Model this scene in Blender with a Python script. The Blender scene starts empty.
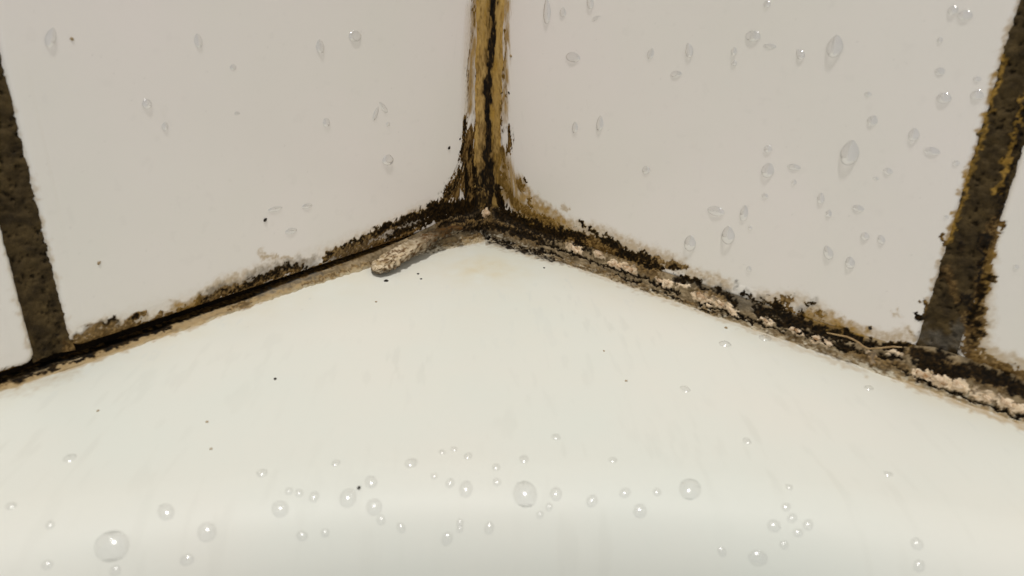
import bpy, math, random
import numpy as np
from mathutils import Matrix, Vector

# ------------------------------------------------------------------ camera
CAM = np.array([-0.1363, -0.1312, 0.0670])
ROT = np.array([[0.6735, -0.2766, 0.6855],       # columns: image right, image down, forward
                [-0.7384, -0.2962, 0.6059],
                [0.0354, -0.9142, -0.4037]])
FPX = 719.47
scene = bpy.context.scene
col = scene.collection
cd = bpy.data.cameras.new('camera')
cam = bpy.data.objects.new('camera', cd)
col.objects.link(cam)
m3 = Matrix([[ROT[i][0], -ROT[i][1], -ROT[i][2]] for i in range(3)])
cam.matrix_world = Matrix.Translation(Vector(CAM)) @ m3.to_quaternion().to_matrix().to_4x4()
cd.sensor_width = 36.0
cd.lens = FPX / 1024 * 36
cd.clip_start = 0.005
cd.clip_end = 20
cd.dof.use_dof = True
cd.dof.focus_distance = 0.178
cd.dof.aperture_fstop = 30
scene.camera = cam

# ------------------------------------------------------------------ light
w = bpy.data.worlds.new('world')
scene.world = w
w.use_nodes = True
w.node_tree.nodes['Background'].inputs[0].default_value = (1.0, 0.99, 0.97, 1)
w.node_tree.nodes['Background'].inputs[1].default_value = 0.47
ld = bpy.data.lights.new('ceiling_lamp', 'AREA')
ld.shape = 'DISK'
ld.size = 0.08
ld.energy = 7.5
ld.color = (1.0, 0.982, 0.945)
lo = bpy.data.objects.new('ceiling_lamp', ld)
col.objects.link(lo)
lo.location = (-0.24, -0.21, 1.15)
lo.rotation_euler = (Vector((-0.06, -0.06, 0)) - lo.location).to_track_quat('-Z', 'Y').to_euler()
vs = scene.view_settings
vs.view_transform = 'Standard'
vs.look = 'None'
vs.gamma = 1
vs.use_curve_mapping = False
vs.exposure = 0.09

# ------------------------------------------------------------------ maths helpers
MM = 0.001
rng = np.random.default_rng(7)
random.seed(7)

def lin(r, g, b):
    c = np.array([r, g, b]) / 255.0
    return np.where(c <= 0.04045, c / 12.92, ((c + 0.055) / 1.055) ** 2.4)

def hash3(i, j, k):
    n = (i * 374761393 + j * 668265263 + k * 1274126177) & 0x7fffffff
    n = ((n ^ (n >> 13)) * 1274126177) & 0x7fffffff
    return ((n ^ (n >> 16)) & 0xffff) / 65535.0

def vnoise(x, y, z):
    xi, yi, zi = np.floor(x).astype(np.int64), np.floor(y).astype(np.int64), np.floor(z).astype(np.int64)
    fx, fy, fz = x - xi, y - yi, z - zi
    fx, fy, fz = (t * t * (3 - 2 * t) for t in (fx, fy, fz))
    r = 0
    for a in (0, 1):
        for b in (0, 1):
            for c in (0, 1):
                wgt = (fx if a else 1 - fx) * (fy if b else 1 - fy) * (fz if c else 1 - fz)
                r = r + wgt * hash3(xi + a, yi + b, zi + c)
    return r

def fbm(x, y, z=None, oct=4):
    x = np.asarray(x, float); y = np.asarray(y, float)
    z = np.zeros_like(x) if z is None else np.broadcast_to(np.asarray(z, float), x.shape)
    t, amp, tot = 0, 1.0, 0.0
    for o in range(oct):
        t = t + amp * vnoise(x + 17.3 * o, y - 9.1 * o, z + 5.7 * o)
        tot += amp; amp *= 0.55
        x, y, z = x * 2.03, y * 2.03, z * 2.03
    t = t / tot
    return np.clip((t - 0.5) * 1.75 + 0.5, 0, 1)

def sstep(a, b, x):
    t = np.clip((x - a) / (b - a), 0, 1)
    return t * t * (3 - 2 * t)

def ray(u, v):
    return ROT @ np.array([(u - 512) / FPX, (v - 288) / FPX, 1.0])

def on_left(u, v):                       # -> s (mm from the corner along the left wall), z (mm), mm per pixel
    d = ray(u, v); t = -CAM[1] / d[1]; p = CAM + t * d
    return -p[0] * 1e3, p[2] * 1e3, t * 1e3 / FPX

def on_right(u, v):
    d = ray(u, v); t = -CAM[0] / d[0]; p = CAM + t * d
    return -p[1] * 1e3, p[2] * 1e3, t * 1e3 / FPX

def on_deck(u, v, z=0.0):                # -> point in mm on the tub rim, mm per pixel
    d = ray(u, v); t = (z * MM - CAM[2]) / d[2]; p = CAM + t * d
    return p * 1e3, t * 1e3 / FPX

# ------------------------------------------------------------------ grime map: strokes laid on the two walls
# kind: h soft tan stain, y ochre stain, g grey film, b brown mould, k black mould, p bare pale sealant
LS = [
 ('b', 4.5, .95, [(75, 350), (130, 330), (204, 308), (282, 281), (370, 251), (420, 229)]), ('b', 8, .8, [(340, 257), (372, 246), (404, 231), (440, 216)]), ('k', 6, .9, [(386, 238), (412, 227), (440, 217)]), ('g', 9, .8, [(330, 258), (380, 238), (420, 220)]),
 ('b', 9, 1.0, [(70, 348), (96, 338), (126, 328)]), ('b', 6, .8, [(120, 330), (160, 320), (205, 304)]), ('b', 5, .9, [(0, 374), (36, 362)]), ('h', 9, .9, [(66, 344), (130, 322)]),
 ('h', 5, .55, [(0, 205), (33, 362)]), ('h', 4, .5, [(0, 68), (34, 196), (68, 335)]),
 ('b', 5, 1.0, [(78, 336), (97, 327), (116, 324)]), ('g', 5, 1.0, [(76, 334), (95, 326), (112, 319), (119, 322)]),
 ('k', 3.4, .9, [(104, 324), (112, 319), (118, 320)]), ('h', 7, .8, [(80, 334), (104, 320), (122, 322)]),
 ('b', 6, .95, [(128, 326), (133, 317), (144, 314)]), ('k', 3.6, 1.0, [(132, 318), (136, 316)]),
 ('h', 8, .7, [(125, 326), (145, 316)]), ('b', 4, .8, [(158, 318), (163, 312)]), ('h', 7, .7, [(152, 318), (168, 312)]),
 ('y', 8, .8, [(174, 306), (184, 308), (198, 303)]), ('b', 5, .85, [(184, 312), (197, 306)]),
 ('b', 9, 1.0, [(200, 303), (214, 297), (230, 289), (242, 287)]), ('g', 10, .9, [(205, 298), (222, 288), (245, 281)]),
 ('k', 5, .8, [(202, 303), (212, 295), (219, 292), (240, 289)]), ('h', 11, .75, [(200, 298), (220, 284), (246, 277)]),
 ('b', 8, .95, [(242, 288), (262, 280), (276, 274), (300, 269)]), ('g', 12, .95, [(243, 284), (265, 273), (290, 265), (314, 264)]),
 ('k', 6, .85, [(246, 285), (256, 280), (274, 274), (280, 268), (288, 266)]), ('k', 4, .8, [(290, 266), (306, 268)]),
 ('k', 3, .95, [(241, 288), (255, 283)]), ('h', 10, .6, [(240, 280), (270, 266), (312, 260)]), ('h', 3, .8, [(262, 257), (292, 257)]),
 ('h', 4, .6, [(261, 250), (261, 258)]),
 ('b', 6, 1.05, [(325, 258), (345, 249), (363, 241), (386, 229), (404, 220), (436, 211)]),
 ('k', 4.5, .95, [(325, 257), (332, 254)]), ('k', 5, .9, [(343, 247), (362, 240)]), ('k', 6, 1.0, [(372, 234), (396, 222), (420, 216), (440, 209)]),
 ('g', 7, .75, [(335, 258), (372, 243), (404, 228)]), ('h', 12, .6, [(330, 254), (380, 232), (430, 208)]),
 ('h', 14, .35, [(60, 340), (180, 305), (300, 262), (420, 214)]),
]
CS = [
 ('b', 22, 1.15, [(487, 168), (485, 216)]), ('k', 11, .72, [(484, 172), (480, 205)]), ('b', 13, .8, [(472, 150), (462, 180), (452, 203)]), ('b', 10, .7, [(500, 150), (505, 180)]),
 ('b', 20, .85, [(487, 128), (486, 170), (484, 214)]), ('b', 11, .5, [(480, 60), (478, 110), (476, 150)]), ('b', 9, .5, [(500, 60), (500, 110), (500, 150)]), ('b', 6, .45, [(480, 0), (479, 50)]), ('b', 6, .45, [(501, 0), (500, 50)]),  # both sides of the vertical corner
 ('y', 17, .55, [(491, -40), (490, 100), (488, 160)]), ('h', 21, .75, [(491, -40), (488, 120), (486, 180)]),
 ('h', 9, .4, [(470, 10), (467, 60), (466, 115)]), ('y', 8, .6, [(475, -10), (473, 50), (470, 110)]), ('y', 7, .6, [(507, -10), (506, 60), (504, 120)]), ('b', 7, .5, [(473, 0), (470, 60), (468, 110)]), ('b', 6, .5, [(506, 30), (505, 100)]), ('b', 4, .6, [(468, 92), (467, 70), (472, 40), (475, 8)]),
 ('b', 5, .85, [(465, 118), (464, 140), (462, 160)]), ('k', 4, .8, [(465, 120), (465, 140), (461, 152)]),
 ('b', 12, 1.0, [(470, 135), (468, 165), (470, 200)]), ('k', 8, .75, [(464, 160), (468, 190), (466, 206)]),
 ('b', 12, .85, [(462, 172), (450, 192), (440, 208)]), ('k', 7, .75, [(462, 168), (456, 184), (444, 196)]),
 ('k', 13, 1.25, [(474, 208), (455, 208), (436, 212)]), ('k', 10, 1.2, [(436, 207), (424, 214)]),
 ('b', 15, 1.15, [(487, 150), (487, 180), (486, 212)]), ('k', 10, .8, [(478, 180), (474, 205)]),
 ('k', 4.6, 1.2, [(494, -30), (493, 20), (490, 52), (487, 90), (489, 115), (488, 150)]),
 ('b', 8, 1.0, [(494, -30), (492, 20), (489, 52), (487, 90), (488, 150)]), ('k', 8, 1.1, [(487, 148), (485, 156)]),
 ('k', 8, 1.1, [(489, 160), (490, 190), (486, 212)]), ('k', 8, 1.15, [(497, 190), (502, 206)]), ('k', 6, .85, [(470, 150), (474, 172), (480, 196)]),
 ('b', 5, .8, [(500, 95), (501, 108)]), ('b', 5, .85, [(509, 128), (511, 140), (509, 152)]), ('k', 2.5, .9, [(510, 132), (511, 137)]),
 ('b', 6, .75, [(503, 150), (505, 168)]), ('b', 3, .7, [(504, 30), (506, 50), (502, 80)]),
 ('y', 20, .95, [(500, 165), (510, 190), (528, 210)]), ('y', 17, .85, [(520, 198), (545, 216), (560, 228)]), ('y', 10, .7, [(518, 180), (530, 200)]),
 ('b', 10, .8, [(502, 178), (512, 200), (530, 214)]), ('b', 6, .85, [(518, 182), (522, 188)]), ('k', 2.4, 1.1, [(523, 177), (525, 182)]),
 ('b', 4, .85, [(529, 200), (531, 206)]), ('h', 9, .6, [(548, 210), (556, 216)]), ('h', 4, .7, [(563, 207), (567, 208)]),
 ('k', 13, 1.1, [(500, 214), (520, 222), (545, 232), (560, 236)]), ('b', 8, .9, [(530, 214), (556, 226)]),
]
RS = [
 ('b', 12, 1.0, [(1030, 390), (1180, 452), (1400, 545)]), ('k', 9, .9, [(1030, 388), (1180, 450), (1400, 543)]),
 ('b', 12, 1.0, [(549, 233), (571, 238), (592, 242), (612, 250), (632, 259), (655, 268)]),
 ('k', 9, .95, [(545, 233), (557, 237)]), ('k', 8, 1.0, [(566, 233), (578, 234), (583, 236)]), ('k', 4, 1.0, [(581, 222), (584, 226)]), ('k', 4.5, 1.1, [(590, 229), (594, 231)]),
 ('k', 4, .9, [(598, 234), (600, 238)]), ('k', 8, 1.0, [(605, 240), (616, 246)]), ('k', 8, 1.1, [(621, 252), (634, 257)]), ('k', 8, 1.0, [(640, 255), (648, 258)]),
 ('k', 7, .85, [(577, 244), (590, 250)]), ('k', 6, .9, [(640, 264), (655, 266)]), ('b', 9, 1.0, [(640, 268), (657, 276)]),
 ('b', 8, .95, [(645, 257), (660, 264)]), ('k', 5, .9, [(655, 262), (662, 268)]), ('b', 6, 1.0, [(669, 265), (682, 267)]), ('k', 4, .9, [(671, 267), (680, 268)]),
 ('k', 6, 1.05, [(677, 279), (686, 279), (697, 282)]), ('g', 9, .9, [(676, 281), (700, 284), (715, 290)]), ('k', 3, .8, [(698, 285), (712, 290)]),
 ('h', 11, .8, [(560, 224), (600, 232), (640, 250), (680, 266)]), ('h', 10, .8, [(690, 274), (706, 277), (724, 284)]),
 ('g', 13, 1.05, [(714, 292), (730, 297), (748, 302), (758, 305)]), ('k', 7, .95, [(718, 292), (729, 296), (735, 302), (735, 308)]), ('g', 4, .7, [(733, 288), (737, 283)]),
 ('k', 5, .8, [(742, 293), (753, 296)]), ('g', 7, .8, [(748, 294), (770, 304)]), ('k', 4, .8, [(755, 300), (775, 304)]),
 ('k', 8, 1.25, [(757, 312), (770, 311), (781, 314), (799, 323), (827, 333), (846, 337)]), ('k', 6, 1.0, [(770, 304), (782, 306)]), ('k', 6, 1.1, [(785, 314), (800, 318)]),
 ('b', 6, .95, [(782, 300), (788, 300)]), ('b', 4, .8, [(792, 297), (794, 300)]), ('b', 8, .7, [(770, 302), (790, 310), (810, 318)]),
 ('g', 8, .75, [(800, 310), (811, 301)]), ('k', 3, .9, [(806, 302), (808, 305)]), ('k', 3, .9, [(803, 311), (806, 313)]), ('k', 2.2, .9, [(810, 300), (813, 302)]),
 ('b', 5, .9, [(816, 312), (821, 314)]), ('y', 12, .75, [(812, 316), (835, 325), (856, 332)]), ('b', 5, .9, [(816, 322), (842, 330)]), ('h', 9, .8, [(840, 323), (870, 334), (905, 338)]),
 ('h', 12, .6, [(760, 298), (800, 300), (830, 316)]), ('k', 2, 1.0, [(869, 328), (870, 329)]), ('h', 4, .7, [(896, 312), (898, 316)]), ('h', 6, .7, [(906, 328), (916, 338)]),
 ('k', 4, 1.0, [(918, 317), (921, 320)]), ('b', 4, .95, [(925, 300), (926, 312)]), ('b', 3, .9, [(942, 236), (944, 244)]), ('b', 3, .7, [(912, 334), (916, 336)]),
 ('h', 5, .8, [(1022, -10), (981, 135), (944, 253), (924, 335)]), ('y', 3.2, .7, [(1005, 55), (978, 145), (946, 245)]),
 # in the right grout joint
 ('b', 9, 1.15, [(968, 316), (971, 350)]), ('b', 7, 1.0, [(966, 352), (1000, 367), (1030, 379)]), ('g', 7, .9, [(966, 325), (970, 350)]),
 ('b', 9, 1.0, [(994, 222), (982, 275), (977, 310), (974, 345)]), ('k', 7, .85, [(980, 290), (976, 320), (974, 344)]),
 ('k', 4, 1.0, [(1026, 105), (1010, 165), (1001, 200), (992, 225)]), ('y', 3, .9, [(1022, 95), (1006, 160), (996, 195)]), ('k', 2.2, 1.0, [(1018, 100), (1004, 160)]),
 ('k', 4, .8, [(955, 240), (962, 250)]), ('k', 3, .9, [(958, 248), (966, 245)]), ('b', 7, .8, [(945, 270), (955, 300)]), ('k', 6, .8, [(968, 300), (972, 330)]), ('k', 4, 1, [(957, 305), (963, 296)]),
 ('k', 6, .9, [(985, 235), (980, 260), (978, 300)]), ('b', 7, .95, [(992, 225), (984, 262), (981, 300), (981, 334)]), ('k', 3, 1.1, [(983, 278), (994, 279)]), ('k', 3, 1.1, [(979, 307), (983, 308)]),
 ('y', 6, .9, [(990, 250), (984, 290)]), ('k', 3, .9, [(980, 332), (984, 336)]), ('b', 3, .8, [(981, 348), (984, 354)]), ('h', 10, .7, [(990, 240), (985, 300), (984, 350)]),
 ('g', 9, 1.1, [(957, 327), (955, 340), (962, 352)]), ('g', 12, .9, [(925, 335), (945, 342)]), ('k', 9, 1.1, [(940, 352), (946, 358)]),
 ('b', 5, .9, [(985, 358), (1003, 364)]), ('h', 12, .8, [(985, 352), (1005, 358), (1030, 368)]), ('b', 4, .9, [(1008, 372), (1030, 376)]),
 # along the joint on the sealant
 ('k', 2.6, 1.2, [(548, 246), (556, 248), (575, 254), (592, 262), (609, 268), (627, 273), (644, 279), (660, 286), (680, 293)]),
 ('k', 4, .8, [(541, 251), (562, 257)]), ('k', 3.4, .8, [(620, 277), (644, 285)]), ('k', 3, .75, [(655, 292), (686, 302)]), ('k', 3, .7, [(703, 311), (726, 317)]),
 ('k', 2.2, 1.2, [(700, 303), (716, 309), (730, 314), (744, 319), (766, 326), (784, 333)]),
 ('b', 4, .8, [(560, 262), (600, 272), (650, 291)]), ('b', 4, .8, [(680, 300), (720, 316)]), ('b', 4, .6, [(760, 330), (800, 342), (860, 367)]),
 ('p', 5, 1.1, [(570, 246), (580, 252)]), ('p', 4, 1.0, [(597, 254), (603, 257)]), ('p', 5, 1.2, [(612, 265), (627, 269), (636, 272)]), ('p', 4, .9, [(660, 282), (671, 285)]),
 ('p', 4, .8, [(681, 286), (686, 287)]), ('p', 7, 1.1, [(697, 296), (709, 301)]), ('p', 5, 1.1, [(717, 301), (727, 308), (735, 313)]), ('p', 4, .9, [(764, 321), (770, 323)]),
 ('p', 5, 1.0, [(793, 330), (800, 333)]), ('p', 5, 1.1, [(814, 339), (830, 344)]), ('p', 6, .8, [(868, 354), (873, 360)]), ('p', 5, .7, [(890, 352), (900, 353)]),
 ('k', 7, 1.0, [(765, 316), (790, 327), (812, 336), (838, 345), (850, 350)]), ('b', 8, .9, [(700, 292), (725, 300)]), ('b', 9, 1.0, [(850, 352), (880, 362), (905, 368)]), ('k', 6, .9, [(846, 347), (866, 355)]), ('k', 6, .9, [(880, 356), (903, 358)]), ('k', 4, .8, [(893, 366), (905, 372)]),
 ('k', 5.5, 1.35, [(836, 333), (857, 339), (869, 344), (883, 346), (906, 346)]), ('g', 4, .9, [(893, 360), (900, 366)]),
 ('k', 12, 1.15, [(916, 354), (932, 362), (942, 356)]), ('k', 11, 1.15, [(925, 366), (942, 370), (965, 374)]), ('k', 12, 1.25, [(965, 370), (985, 377), (1000, 380), (1022, 390), (1034, 392)]), ('b', 12, 1.0, [(912, 352), (940, 362), (970, 376), (1030, 394)]),
 ('p', 7, 1.25, [(918, 376), (940, 381), (962, 388)]), ('p', 5, 1.1, [(975, 394), (990, 398)]), ('p', 6, 1.2, [(1000, 402), (1028, 413)]), ('b', 4, .7, [(972, 390), (1000, 400)]),
 ('k', 2.4, 1.2, [(905, 374), (920, 381), (942, 390), (965, 398), (988, 406), (1010, 414), (1030, 422)]),
 ('h', 7, .8, [(900, 380), (950, 402), (1000, 418), (1030, 430)]), ('h', 6, .5, [(560, 262), (650, 296), (760, 334), (870, 376)]),
]
# lower left seam, on the sealant and rim
LB = [('h', 8, .95, [(0, 388), (60, 370), (130, 346), (200, 322)]), ('b', 4, .7, [(0, 386), (60, 366), (130, 342)]), ('k', 4, 1.0, [(0, 383), (60, 366), (125, 341), (170, 327)]),
      ('k', 3, .9, [(160, 331), (166, 331)]), ('h', 5, .8, [(204, 318), (250, 304), (320, 279), (370, 265)]), ('g', 5, .8, [(262, 292), (290, 284), (320, 274)]),
      ('b', 4, .85, [(225, 311), (250, 303)]), ('k', 2, .7, [(240, 303), (250, 300)]), ('b', 3, .8, [(300, 287), (345, 271), (370, 263)]), ('h', 12, .4, [(0, 398), (70, 376)])]
DK = [('b', 3.5, .8, [(455, 243), (470, 240), (490, 241)]), ('k', 3.4, .9, [(478, 240), (500, 243), (520, 247), (545, 255)]), ('k', 3, .85, [(500, 247), (530, 254), (556, 261)]),
      ('k', 2.5, .8, [(520, 253), (560, 264)]), ('g', 5, .8, [(490, 246), (530, 255), (570, 266)]), ('h', 9, .6, [(440, 247), (490, 246), (560, 264)]),
      ('k', 5, 1.1, [(452, 231), (470, 232), (490, 233)]), ('k', 6, 1.1, [(490, 228), (520, 235), (545, 243)]), ('b', 10, 1.1, [(440, 226), (470, 224), (500, 228), (540, 240)]),
      ('k', 6, .95, [(440, 226), (462, 221), (487, 216)]), ('k', 6, .9, [(462, 229), (490, 227), (520, 233)])]

def chart_strokes(strokes, fn):
    out = []
    for kind, rad, wt, pts in strokes:
        ch = [fn(*p) for p in pts]
        sc = sum(c[2] for c in ch) / len(ch)
        out.append((kind, rad * sc * (1.3 if kind == 'b' and rad > 3 else 1.18 if kind == 'k' and rad > 3 else 1.12), wt, np.array([(c[0], c[1]) for c in ch])))
    return out
STROKES = {'L': chart_strokes(LS + LB + CS + DK, on_left), 'R': chart_strokes(CS + DK + RS, on_right)}

def fields(wall, s, q):
    F = {k: np.zeros_like(s) for k in 'hygbkp'}
    for kind, rad, wt, pts in STROKES[wall]:
        lo, hi = pts.min(0) - rad, pts.max(0) + rad
        idx = np.nonzero((s > lo[0]) & (s < hi[0]) & (q > lo[1]) & (q < hi[1]))[0]
        if len(idx) == 0: continue
        ss, qq = s[idx], q[idx]
        d2 = np.full(len(idx), 1e9)
        for a, b in zip(pts[:-1], pts[1:]):
            ab = b - a
            L = ab @ ab + 1e-12
            t = np.clip(((ss - a[0]) * ab[0] + (qq - a[1]) * ab[1]) / L, 0, 1)
            d2 = np.minimum(d2, (ss - a[0] - t * ab[0]) ** 2 + (qq - a[1] - t * ab[1]) ** 2)
        f = wt * np.clip(1.25 * (1.0 - np.sqrt(d2) / rad), 0, 1)
        F[kind][idx] = np.maximum(F[kind][idx], f)
    return F

C_H, C_Y, C_G = lin(176, 150, 108), lin(176, 138, 62), lin(112, 106, 96)
C_B, C_B2, C_K, C_P = lin(80, 59, 29), lin(136, 108, 64), lin(16, 12, 7), lin(238, 218, 190)

def paint(wall, s, q, base=None, skip=''):
    """colour, coverage and mould thickness at chart points (mm)"""
    off = 0.0 if wall == 'L' else 40.0
    st = sstep(14, 6, s) * sstep(8, 16, q)                 # runs near the corner are drawn out downwards
    sy = 1 - 0.62 * st
    w1 = fbm(s * 1.15 + off + 3, q * 1.15 * sy + 11, oct=4) - .5
    w2 = fbm(s * 1.15 + off + 57, q * 1.15 * sy + 91, oct=4) - .5
    F = fields(wall, s + 1.5 * w1, q + 1.5 * w2)
    for kk in skip: F[kk][:] = 0
    n1 = fbm(s * 1.1 + off, q * 1.1 * sy, oct=4)
    n2 = fbm(s * 2.9 + off + 31, q * 2.9 * sy, oct=3)
    n3 = fbm(s * 0.5 + off + 71, q * 0.5 * sy, oct=3)
    n = 0.5 * n1 + 0.5 * n2
    c = np.zeros((len(s), 3)) if base is None else base.copy()
    a = np.zeros(len(s)) if base is None else np.ones(len(s))
    def over(cc, m):
        nonlocal c, a
        na = m + a * (1 - m)
        c = np.where(na[:, None] > 1e-5, (cc * m[:, None] + c * (a * (1 - m))[:, None]) / np.maximum(na, 1e-5)[:, None], c)
        a = na
    def mix(c0, c1, t): return c0 * (1 - t)[:, None] + c1 * t[:, None]
    one = np.ones((len(s), 1))
    over(C_H * one, np.clip(sstep(0, .9, F['h']) * (.25 + .9 * n), 0, .75))
    over(mix(C_Y, C_Y * .62, n2), np.clip(sstep(0.05, .65, F['y']) * (.35 + .85 * n1), 0, .92))
    over(mix(C_G, C_G * .55, n2), sstep(-.1, .7, F['g'] - .5 * n3) * (.3 + .5 * n))
    mp = sstep(0, .15, F['p'] - .45 * n)
    over(mix(C_P, C_P * np.array([.72, .62, .5]), n2 ** 2), mp)
    mb = sstep(-.14, .38, F['b'] - .88 * n)
    over(mix(C_B, C_B2, sstep(.35, .8, n2)), mb * (.55 + .4 * n1))
    mk = sstep(-.08, .30, .93 * F['k'] - .9 * (.55 * n1 + .45 * n2) * (1 + .3 * mp))
    over(mix(C_K, C_B * .55, n2 ** 2), mk * (.72 + .28 * sstep(0, .3, F['k'] - .5 * n)))
    crust = np.maximum(mb * .8, mk)
    return c, a, crust, F, (n1, n2, mp, mk, mb)

# ------------------------------------------------------------------ materials
def new_mat(name):
    m = bpy.data.materials.new(name); m.use_nodes = True
    nt = m.node_tree
    return m, nt, nt.nodes['Principled BSDF']

def stain_mat(name, base, base2, scale, rough, stain_rough, spec=0.5, bump=0.0, bscale=400.0, coat=0.0):
    m, nt, p = new_mat(name)
    tc = nt.nodes.new('ShaderNodeTexCoord')
    no = nt.nodes.new('ShaderNodeTexNoise'); no.inputs['Scale'].default_value = scale; no.inputs['Detail'].default_value = 4
    nt.links.new(tc.outputs['Object'], no.inputs['Vector'])
    rp = nt.nodes.new('ShaderNodeValToRGB')
    rp.color_ramp.elements[0].position = .32; rp.color_ramp.elements[1].position = .68
    rp.color_ramp.elements[0].color = (*base, 1); rp.color_ramp.elements[1].color = (*base2, 1)
    nt.links.new(no.outputs['Fac'], rp.inputs['Fac'])
    at = nt.nodes.new('ShaderNodeAttribute'); at.attribute_name = 'stain'
    mx = nt.nodes.new('ShaderNodeMix'); mx.data_type = 'RGBA'
    nt.links.new(at.outputs['Alpha'], mx.inputs['Factor'])
    nt.links.new(rp.outputs['Color'], mx.inputs['A']); nt.links.new(at.outputs['Color'], mx.inputs['B'])
    nt.links.new(mx.outputs['Result'], p.inputs['Base Color'])
    mr = nt.nodes.new('ShaderNodeMapRange')
    mr.inputs['To Min'].default_value = rough; mr.inputs['To Max'].default_value = stain_rough
    nt.links.new(at.outputs['Alpha'], mr.inputs['Value']); nt.links.new(mr.outputs['Result'], p.inputs['Roughness'])
    p.inputs['Specular IOR Level'].default_value = spec
    p.inputs['Coat Weight'].default_value = coat
    if bump:
        n2 = nt.nodes.new('ShaderNodeTexNoise'); n2.inputs['Scale'].default_value = bscale; n2.inputs['Detail'].default_value = 5
        nt.links.new(tc.outputs['Object'], n2.inputs['Vector'])
        bp = nt.nodes.new('ShaderNodeBump'); bp.inputs['Strength'].default_value = bump; bp.inputs['Distance'].default_value = .0004
        nt.links.new(n2.outputs['Fac'], bp.inputs['Height']); nt.links.new(bp.outputs['Normal'], p.inputs['Normal'])
    return m

def plain_mat(name, c1, c2, scale, rough, bump=0.0, spec=0.4):
    m = stain_mat(name, c1, c2, scale, rough, rough, spec, bump, scale * 2)
    nt = m.node_tree
    for l in list(nt.links):
        if l.from_node.type == 'ATTRIBUTE': nt.links.remove(l)
    for n in nt.nodes:
        if n.type == 'MIX': n.inputs['Factor'].default_value = 0.0
        if n.type == 'MAP_RANGE': n.inputs['Value'].default_value = 0.0
    return m

M_TILE = stain_mat('glazed_tile', tuple(lin(237, 230, 225)), tuple(lin(233, 229, 221)), 26, .22, .75, .4)
M_TUB = stain_mat('tub_enamel', tuple(lin(220, 218, 209)), tuple(lin(215, 218, 210)), 22, .45, .85, .2)
M_CAULK = stain_mat('aged_sealant', (.2, .15, .08), (.2, .15, .08), 200, .75, .78, .12, .35, 1500)
M_MOULD = stain_mat('mould_growth', (.02, .015, .008), (.02, .015, .008), 200, .9, .9, .06, .5, 2200)
M_GROUT = stain_mat('cement_grout', tuple(lin(82, 67, 40)), tuple(lin(47, 37, 20)), 420, .85, .85, .2, .8, 1800)
M_BACK = plain_mat('mouldy_shade_backing', tuple(lin(18, 13, 8)), tuple(lin(34, 25, 14)), 300, .9, .4, .1)  # mould black, coloured so the open gap looks shaded though light gets in
M_SPECK = plain_mat('dark_grit', tuple(lin(24, 20, 15)), tuple(lin(44, 35, 24)), 2500, .8, .3)
M_SPECKB = plain_mat('brown_grit', tuple(lin(140, 120, 90)), tuple(lin(166, 146, 112)), 2500, .8, .3)
M_CHIP = plain_mat('pale_chip', tuple(lin(150, 112, 70)), tuple(lin(238, 218, 190)), 650, .7, .3)
M_THREAD = plain_mat('tan_sealant_skin', tuple(lin(178, 150, 108)), tuple(lin(140, 112, 72)), 500, .6, .3)
def water_mat(name, bend, sheen, rough, gloss):
    m, nt, p = new_mat(name)
    nt.nodes.remove(p)
    N, LK = nt.nodes.new, nt.links.new
    tr = N('ShaderNodeBsdfTransparent')
    rf = N('ShaderNodeBsdfRefraction'); rf.inputs['IOR'].default_value = 1.33; rf.inputs['Roughness'].default_value = 0.0
    gl = N('ShaderNodeBsdfGlossy'); gl.inputs['Roughness'].default_value = rough
    gs = N('ShaderNodeBsdfGlossy'); gs.inputs['Roughness'].default_value = 0.5
    fr = N('ShaderNodeFresnel'); fr.inputs['IOR'].default_value = 1.5
    ge = N('ShaderNodeNewGeometry')
    def math_node(op, a=None, b=None):
        n = N('ShaderNodeMath'); n.operation = op
        for k, v in enumerate((a, b)):
            if v is None: continue
            if isinstance(v, float): n.inputs[k].default_value = v
            else: LK(v, n.inputs[k])
        return n.outputs[0]
    outer = math_node('SUBTRACT', 1.0, ge.outputs['Backfacing'])      # reflect on the outer face of the water only
    f1 = math_node('MULTIPLY', outer, math_node('ADD', fr.outputs[0], gloss))
    f2 = math_node('MULTIPLY', outer, sheen)
    m1, m2, m3 = N('ShaderNodeMixShader'), N('ShaderNodeMixShader'), N('ShaderNodeMixShader')
    m1.inputs[0].default_value = bend
    LK(tr.outputs[0], m1.inputs[1]); LK(rf.outputs[0], m1.inputs[2])
    LK(f2, m3.inputs[0]); LK(m1.outputs[0], m3.inputs[1]); LK(gs.outputs[0], m3.inputs[2])
    LK(f1, m2.inputs[0]); LK(m3.outputs[0], m2.inputs[1]); LK(gl.outputs[0], m2.inputs[2])
    LK(m2.outputs[0], nt.nodes['Material Output'].inputs['Surface'])
    return m
M_WATER = water_mat('water_on_tile', .30, 0.0, .13, .32)
M_WATER_RIM = water_mat('water_on_rim', .14, 0.0, .17, .09)

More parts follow.
